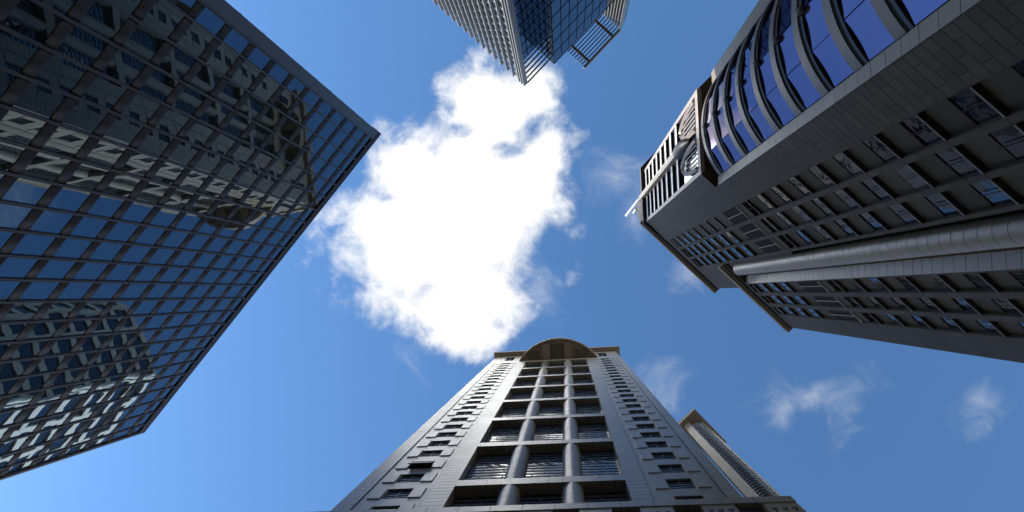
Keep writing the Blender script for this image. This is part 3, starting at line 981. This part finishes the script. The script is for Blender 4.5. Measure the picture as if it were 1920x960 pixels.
for x in (XC + 0.12, XC + 0.66):
    part('facade_fin', fin, ft_, (x, 0, 0))
one('corner_post', tbox(MB(), XC - 0.02, XC + 0.28, YF + 0.51, YF + 0.8, -EYE, ZT), 'grey_metal', ft_)
one('screen_rail', tbox(tbox(tbox(MB(), XC, XC + 36, YF + 0.51, YF + 0.6, 109.3, 109.6), XC, XC + 36, YF + 0.51, YF + 0.6, 107.2, 107.4), XC, XC + 36, YF + 0.51, YF + 0.6, 105, 105.3), 'grey_metal', ft_)
# screen return over the roof
for z in (100.3, 102.6, 104.9, 107.2, 109.6):
    one('screen_bar', tbox(MB(), XC - 0.1, XC + 0.1, YF + 0.8, YB + 3.2, z - 0.13, z + 0.13), 'mullion', ft_)
# glass body
one('core', tbox(tbox(MB(), XC + 0.15, XC + 36, YF + 0.65, 56, -EYE, ZG - 0.2), XB + 0.15, XC + 1, YB + 0.15, 56, -EYE, ZG - 0.2), 'darkroom', ft_)
def wallgrid(axis, c, a0, a1, n, z0, z1, nz, mat, hidden):
    """a glass wall of n by nz panes with thin dark joints; axis 'x' faces the low x side"""
    wd, hh = (a1 - a0) / n, (z1 - z0) / nz
    mb = MB()
    if axis == 'x':
        tbox(mb, c, c + 0.1, 0.07, wd - 0.07, 0.2, hh - 0.2)
    else:
        tbox(mb, 0.07, wd - 0.07, c, c + 0.1, 0.2, hh - 0.2)
    me = mb.mesh('glass_pane', mat)
    for i in range(n):
        for j in range(nz):
            o = (0, a0 + wd * i, z0 + hh * j) if axis == 'x' else (a0 + wd * i, 0, z0 + hh * j)
            part('glass_pane', me, ft_, o, (random.gauss(0, 0.001), 0, random.gauss(0, 0.001)) if False else (0, 0, 0))
wallgrid('x', XC, YF + 0.8, YB, 3, 60, ZG, 12, 'glass_blue', 0)
wallgrid('y', YB, XB + 0.1, XC, 3, 60, ZG, 12, 'glass_blue', 0)
wallgrid('x', XB, YB, YB + 14, 9, 70, ZG, 7, 'glass_blue', 0)
one('lower_glass', tbox(tbox(MB(), XC, XC + 0.1, YF + 0.8, YB, -EYE, 59.9), XB, XB + 0.1, YB, 56, -EYE, 69.9), 'glass_blue', ft_)
one('roof_edge', tbox(tbox(MB(), XB - 0.04, XB + 0.12, YB - 0.04, 56, ZG, ZG + 0.25), XB + 0.12, XC + 0.1, YB - 0.04, YB + 0.12, ZG, ZG + 0.25), 'mullion', ft_)
# right wing with its fins and pergola
XW, YW = 22.6, 36.4
one('wing_body', tbox(MB(), XW + 0.1, XB + 4, YW + 0.9, YW + 1.5, -EYE, ZT - 1.5), 'glass_pale', ft_)
for q in range(8):
    x = XW + 0.52 * q
    one('wing_fin', tbox(MB(), x, x + 0.14, YW, YW + 0.85, -EYE, ZT - 0.02), 'grey_metal', ft_)
    if q:
        one('pergola_bar', tbox(MB(), x, x + 0.13, 28.4, YW, ZT - 0.32, ZT - 0.02), 'mullion', ft_)
one('pergola_edge', tbox(MB(), XW - 0.22, XW + 0.16, 28.2, YW + 0.2, ZT - 0.5, ZT + 0.1), 'grey_metal', ft_)
for y in (29.3, 34.8):
    one('cross_beam', tbox(MB(), XW + 0.16, XB + 2.6, y, y + 0.38, ZT - 0.62, ZT - 0.33), 'rust', ft_)

# ------------------------------------------------------------------ white tower, seen only mirrored in the glass tower
wt = thing('white_tower', 'white gridded office tower seen mirrored in the lower left of the glass tower', 'building', (-43.1, 78.2), 0)
lit = Vector((-0.62271, 0.78245))
def chain(pts, z0, z1, name_g, bay, fl, mat, gm):
    pane_, grid = MB(), MB()
    for (p, q) in zip(pts, pts[1:]):
        p, q = Vector(p), Vector(q)
        d = (q - p); L = d.length; d.normalize()
        o = Vector((d.y, -d.x))
        if o.dot(Vector((-0.3, -1.0))) < 0:
            o = -o
        def pt(t, u):
            v_ = p + d * t + o * u
            return (v_.x + 43.1, v_.y - 78.2)
        pane_.prism([pt(0, 0), pt(L, 0), pt(L, -0.2), pt(0, -0.2)], z0, z1)
        n = max(1, round(L / bay))
        for i in range(n + 1):
            t = L * i / n
            grid.prism([pt(t - 0.7, 0.02), pt(t + 0.7, 0.02), pt(t + 0.7, 0.42), pt(t - 0.7, 0.42)], z0, z1)
        for j in range(int((z1 - z0) / fl) + 1):
            zz = z1 - 1.5 - fl * j
            grid.prism([pt(0, 0.03), pt(L, 0.03), pt(L, 0.36), pt(0, 0.36)], zz, zz + 1.9)
    one('glazing', pane_, gm, wt)
    one(name_g, grid, mat, wt)
C0 = Vector((-43.1, 78.2))
C1 = C0 + lit * 75
chain([tuple(C1), tuple(C0)], -EYE, 183, 'white_grid', 9.5, 6.4, 'paint_white', 'glass_stone')
chain([(-43.0, 78.3), (-30, 79.6), (-24, 81.2), (-20.5, 86), (-13, 116)], -EYE, 184, 'shaded_grid', 9.5, 6.4, 'concrete', 'glass_stone')  # unlit side of the white tower, its shade put into a greyer grid
one('core', MB().prism([(-42.5 + 43.1, 79 - 78.2), (-24.5 + 43.1, 82 - 78.2), (-21 + 43.1, 87 - 78.2), (-14 + 43.1, 116 - 78.2), (C1.x + 44, C1.y - 78.0)], -EYE, 182), 'darkroom', wt)

# ------------------------------------------------------------------ unseen taller block, inferred and placed to shade the right tower
bt = thing('shading_block', 'unseen tall concrete office block behind the glass tower, placed to shade the right tower', 'building', (-142, 7), 0)
one('wall', MB().box(-12, 12, -13, 13, -EYE, 219), 'concrete', bt)
bw = MB()
for j in range(52):
    bw.box(11.9, 12.06, -12, 12, 3 + 4.1 * j, 5.1 + 4.1 * j)
    bw.box(-11, 11, -13.06, -12.9, 3 + 4.1 * j, 5.1 + 4.1 * j)
one('window_band', bw, 'glass_stone', bt)
